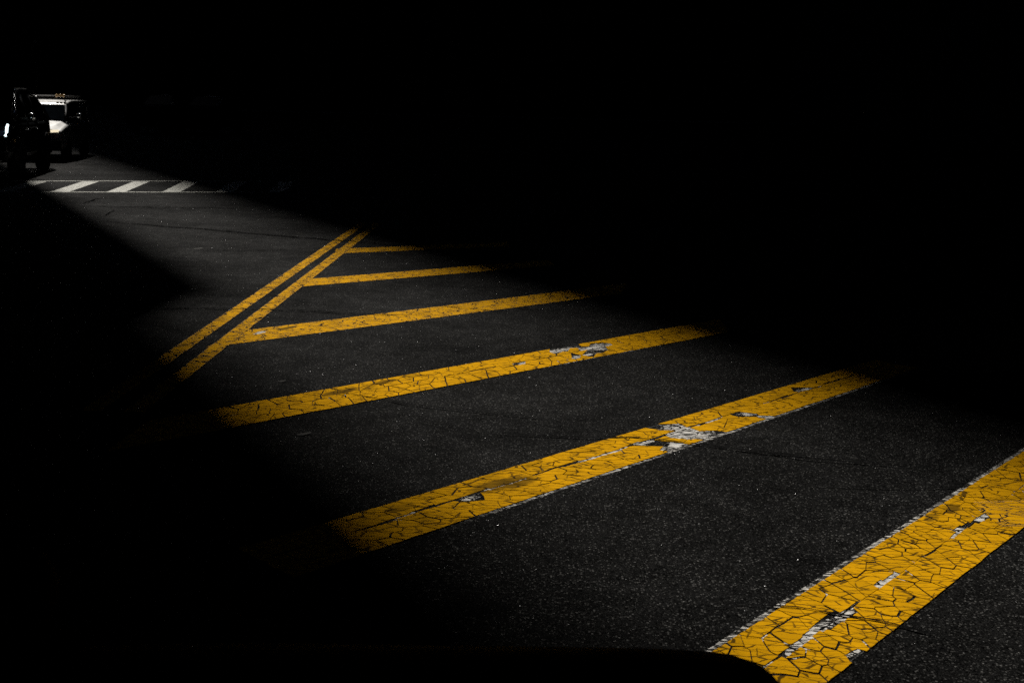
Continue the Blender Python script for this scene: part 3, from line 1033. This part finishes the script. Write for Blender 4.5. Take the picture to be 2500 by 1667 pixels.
# ---- white van behind it, sunlit bonnet and roof front
def van():
    bear = R(-10.0)
    flank = Vector((-13.05, 36.76, 0))
    nrm = Vector((math.cos(bear), -math.sin(bear), 0))
    e = empty("white_van", flank - nrm * 0.92, HEAD)
    tag(e, "white van with a roof rack, its bonnet lit by the sun behind the black car", "van")
    w = 0.92
    body_mesh("body", [(-2.75, 0.50, 1.05, 1.16, w * 0.95, w * 0.9), (-2.65, 0.36, 1.07, 1.18, w, w * 0.92), (0.95, 0.34, 1.05, 1.14, w, w * 0.92),
                       (1.10, 0.34, 1.03, 1.12, w, w * 0.90), (1.55, 0.34, 0.96, 1.04, w * 0.98, w * 0.82), (1.90, 0.36, 0.88, 0.93, w * 0.94, w * 0.74), (1.98, 0.40, 0.80, 0.84, w * 0.88, w * 0.66)],
              'white_paint', e, 0.03)
    body_mesh("cargo_body", [(-2.74, 1.10, 1.54, 1.60, 0.83, 0.78), (-2.64, 1.10, 1.56, 1.63, 0.84, 0.78), (-1.45, 1.10, 1.56, 1.63, 0.84, 0.78), (-1.42, 1.10, 1.56, 1.63, 0.84, 0.78)],
              'white_paint', e, 0)
    # roof: a shallow shell that slopes down to the top of the windscreen
    vs, fs = [], []
    xs = [-0.80, -0.77, -0.70, -0.35, 0.0, 0.35, 0.70, 0.77, 0.80]
    prof = [(-2.75, 1.675), (-1.44, 1.688), (-0.20, 1.695), (-0.05, 1.688), (0.10, 1.667), (0.24, 1.634), (0.36, 1.592), (0.42, 1.565)]
    for y, z in prof:
        for x in xs:
            drop = 0.05 if abs(x) > 0.79 else 0.018 if abs(x) > 0.76 else 0.004 if abs(x) > 0.6 else 0.0
            vs.append((x * (1.0 if y < 0.2 else 0.965), y, z - drop))
    nx = len(xs)
    for i in range(len(prof) - 1):
        for k in range(nx - 1):
            fs.append((i * nx + k, i * nx + k + 1, (i + 1) * nx + k + 1, (i + 1) * nx + k))
    for sx in (-1, 1):
        tube("shoulder_mask", [(sx * 0.805, -2.74, 1.64), (sx * 0.805, -0.2, 1.655), (sx * 0.80, 0.12, 1.63), (sx * 0.775, 0.36, 1.565)], 0.032, 'trim', e)  # dark tube added to hide the sunlit roof shoulder
    rf = mesh("roof", vs, fs, 'white_paint', e, smooth=True)
    md = rf.modifiers.new("thick", 'SOLIDIFY')
    md.thickness = 0.03
    md.offset = -1
    for s in (-1, 1):
        tube("pillar", [(s * 0.83, 1.02, 1.11), (s * 0.80, 0.72, 1.35), (s * 0.75, 0.40, 1.54)], 0.030, 'trim', e)
        panel("window", [(s * 0.875, -0.25, 1.20), (s * 0.875, 0.80, 1.20), (s * 0.79, 0.40, 1.58), (s * 0.80, -0.25, 1.61)], 'glass', e)
        panel("window", [(s * 0.875, -1.35, 1.20), (s * 0.875, -0.33, 1.20), (s * 0.80, -0.33, 1.61), (s * 0.80, -1.35, 1.61)], 'glass', e)
        d = panel("door", [(s * 0.925, -0.28, 0.45), (s * 0.925, 0.85, 0.45), (s * 0.905, 0.85, 1.03), (s * 0.905, -0.28, 1.03)], 'white_paint', e, 0.012)
        handle(d, s * 0.918, -0.12, 0.98, s)
        d = panel("sliding_door", [(s * 0.925, -1.45, 0.45), (s * 0.925, -0.30, 0.45), (s * 0.905, -0.30, 1.03), (s * 0.905, -1.45, 1.03)], 'white_paint', e, 0.012)
        handle(d, s * 0.918, -0.62, 0.99, s)
        wheel(e, s * 0.83, 1.12, 0.33, 0.21, s)
        wheel(e, s * 0.83, -1.85, 0.33, 0.21, s)
        mirror(e, s * 0.88, 0.72, 1.22, s, 'trim', reach=0.24)
        # lamp units, set in the dark front
        panel("headlight", [(s * 0.50, 1.965, 0.77), (s * 0.78, 1.93, 0.80), (s * 0.80, 1.90, 0.90), (s * 0.52, 1.935, 0.885)], 'warm_lamp' if s < 0 else 'lens', e, 0.05)
        box("tail_lamp", min(s * 0.80, s * 0.88), max(s * 0.80, s * 0.88), -2.79, -2.74, 0.75, 1.05, 'red', e)
    panel("windscreen", [(-0.80, 1.05, 1.13), (0.80, 1.05, 1.13), (0.72, 0.43, 1.555), (-0.72, 0.43, 1.555)], 'glass', e, 0.02)
    for s in (-0.35, 0.25):
        tube("wiper", [(s, 1.085, 1.135), (s + 0.45, 1.03, 1.20)], 0.009, 'trim', e, 6)
    box("front_bumper", -0.86, 0.86, 1.95, 2.12, 0.32, 0.62, 'trim', e, 0.03)
    box("grille", -0.48, 0.48, 1.975, 2.0, 0.64, 0.80, 'trim', e)
    pl = box("dash_mirror", -0.07, 0.07, 0.440, 0.455, 1.515, 1.565, 'white_paint', e)
    # roof rack: feet, side rails and cross bars
    rk = empty("roof_rack", (0, 0, 0))
    rk.parent = e
    for s in (-1, 1):
        tube("rail", [(s * 0.66, -2.3, 1.785), (s * 0.66, 0.10, 1.785)], 0.018, 'rack', rk)
        for y in (-2.2, -1.1, 0.0):
            tube("foot", [(s * 0.66, y, 1.66), (s * 0.66, y, 1.785)], 0.016, 'rack', rk)
    for y, z in ((-2.2, 1.80), (-1.5, 1.80), (-0.75, 1.80), (0.08, 1.805)):
        tube("cross_bar", [(-0.76, y, z), (0.76, y, z)], 0.016, 'rack', rk)
    tube("cross_bar", [(-0.72, 0.12, 1.735), (0.72, 0.12, 1.735)], 0.014, 'rack', rk)
    for x in (-0.46, -0.56, -0.66):
        bm = bmesh.new()
        bmesh.ops.create_uvsphere(bm, u_segments=10, v_segments=6, radius=0.045)
        o = from_bm("marker_lamp", bm, 'amber', e, smooth=True)
        o.location = (x, 0.13, 1.825)
    return e


van()


# ---- saloon cars: one parked by the photographer, others in the shade far off
def saloon(label, loc, rz, group=None, roof='black_plain'):
    e = empty("parked_car", loc, rz)
    tag(e, label, "car", group)
    st = [(-2.20, 0.50, 0.84, 0.92, 0.72, 0.60), (-2.08, 0.36, 0.90, 1.00, 0.84, 0.72), (-1.60, 0.24, 0.93, 1.03, 0.90, 0.76), (-1.2, 0.22, 0.94, 1.04, 0.91, 0.76),
          (0.9, 0.22, 0.95, 1.05, 0.91, 0.78), (1.25, 0.22, 0.95, 1.045, 0.91, 0.78), (1.75, 0.24, 0.935, 1.025, 0.90, 0.77), (2.12, 0.26, 0.925, 1.015, 0.90, 0.77),
          (2.30, 0.30, 0.91, 0.995, 0.90, 0.77), (2.35, 0.30, 0.90, 0.985, 0.89, 0.76), (2.38, 0.36, 0.84, 0.90, 0.87, 0.74), (2.39, 0.42, 0.62, 0.66, 0.84, 0.70)]
    body_mesh("body", st, 'black_plain', e, 0, 2)
    body_mesh("roof", [(-1.45, 0.98, 1.04, 1.08, 0.74, 0.62), (-0.95, 0.98, 1.20, 1.34, 0.76, 0.58), (-0.4, 0.98, 1.25, 1.43, 0.77, 0.58), (0.15, 0.98, 1.22, 1.41, 0.77, 0.58),
                       (0.95, 0.96, 1.03, 1.08, 0.76, 0.60)], roof, e, 0, 2)
    for s in (-1, 1):
        wheel(e, s * 0.80, 1.42, 0.32, 0.21, s)
        wheel(e, s * 0.80, -1.35, 0.32, 0.21, s)
        panel("window", [(s * 0.775, -0.95, 1.02), (s * 0.775, 0.70, 1.02), (s * 0.70, 0.10, 1.33), (s * 0.70, -0.75, 1.33)], 'glass', e)
        panel("headlight", [(s * 0.50, 2.28, 0.62), (s * 0.78, 2.18, 0.63), (s * 0.78, 2.16, 0.72), (s * 0.52, 2.26, 0.72)], 'lens', e, 0.04)
        box("tail_lamp", min(s * 0.5, s * 0.74), max(s * 0.5, s * 0.74), -2.22, -2.16, 0.72, 0.86, 'red', e)
        mirror(e, s * 0.80, 0.72, 1.0, s, 'black_plain', glint=False, reach=0.10)
        d = panel("door", [(s * 0.915, -0.30, 0.35), (s * 0.915, 0.75, 0.35), (s * 0.905, 0.75, 0.85), (s * 0.905, -0.30, 0.85)], 'black_plain', e, 0.01)
        handle(d, s * 0.91, -0.14, 0.80, s, 'black_plain')
    panel("windscreen", [(-0.62, 0.93, 1.06), (0.62, 0.93, 1.06), (0.52, 0.25, 1.385), (-0.52, 0.25, 1.385)], 'matt_glass', e, 0.02)
    if roof != 'black_plain':
        for x0, x1, z in ((-0.32, -0.12, 1.415), (-0.04, 0.10, 1.405)):
            panel("roof_glint_strip", [(x0, 0.27, z), (x1, 0.27, z), (x1, 0.235, z + 0.035), (x0, 0.235, z + 0.035)], 'steel', e, 0.008)  # tilted steel strips added to mirror the sky as a roof glint
    panel("rear_window", [(-0.60, -1.42, 1.06), (0.60, -1.42, 1.06), (0.52, -0.95, 1.33), (-0.52, -0.95, 1.33)], 'glass', e, 0.02)
    box("grille", -0.42, 0.42, 2.31, 2.345, 0.50, 0.64, 'trim', e)
    box("number_plate", -0.16, 0.16, -2.23, -2.20, 0.60, 0.70, 'iron', e)
    return e


near = saloon("black car parked below the camera, only its bonnet corner in the frame", (-1.695, 1.562, 0), R(-84))

far1 = saloon("dark car in the far shade nearest to the right of the white van", (-17.1, 60.5, 0), R(172), "dark cars waiting in the far shade", 'silver')
far1.scale = (1.05, 1.05, 1.24)


def copy_tree(o, parent=None):
    c = o.copy()
    C.objects.link(c)
    if parent is not None:
        c.parent = parent
    for ch in list(o.children):
        copy_tree(ch, c)
    return c


far2 = copy_tree(far1)
far2.location = (-14.85, 60.2, 0)
far2['label'] = "rightmost dark car in the far shade, faint broken glint on its roof"


# ---- traffic light beyond the cars, a faint glint on its head
def traffic_light(x, y):
    e = empty("traffic_light", (x, y, 0))
    tag(e, "dark traffic light on a pole above the black car at the far left", "traffic light")
    tube("pole", [(0, 0, 0), (0, 0, 4.2)], 0.07, 'iron', e, 12)
    tube("base", [(0, 0, 0), (0, 0, 0.35)], 0.14, 'iron', e, 12)
    hd = box("signal_head", -0.16, 0.16, -0.32, -0.08, 3.15, 4.05, 'iron', e, 0.02)
    for k, z in enumerate((3.32, 3.60, 3.88)):
        l = lathe_x("lens", [(0, 0.10), (0.02, 0.09), (0.04, 0.05)], 'pane', hd, 14)
        l.rotation_euler = (0, 0, R(-90))
        l.location = (0, -0.325, z)
        tube("visor", [(0.115 * math.cos(R(a)), -0.33, z + 0.115 * math.sin(R(a))) for a in range(0, 181, 20)], 0.02, 'iron', hd, 6)
    tube("finial", [(0, -0.2, 4.05), (0, -0.2, 4.10)], 0.03, 'chrome', hd, 10)


traffic_light(-23.0, 60.0)
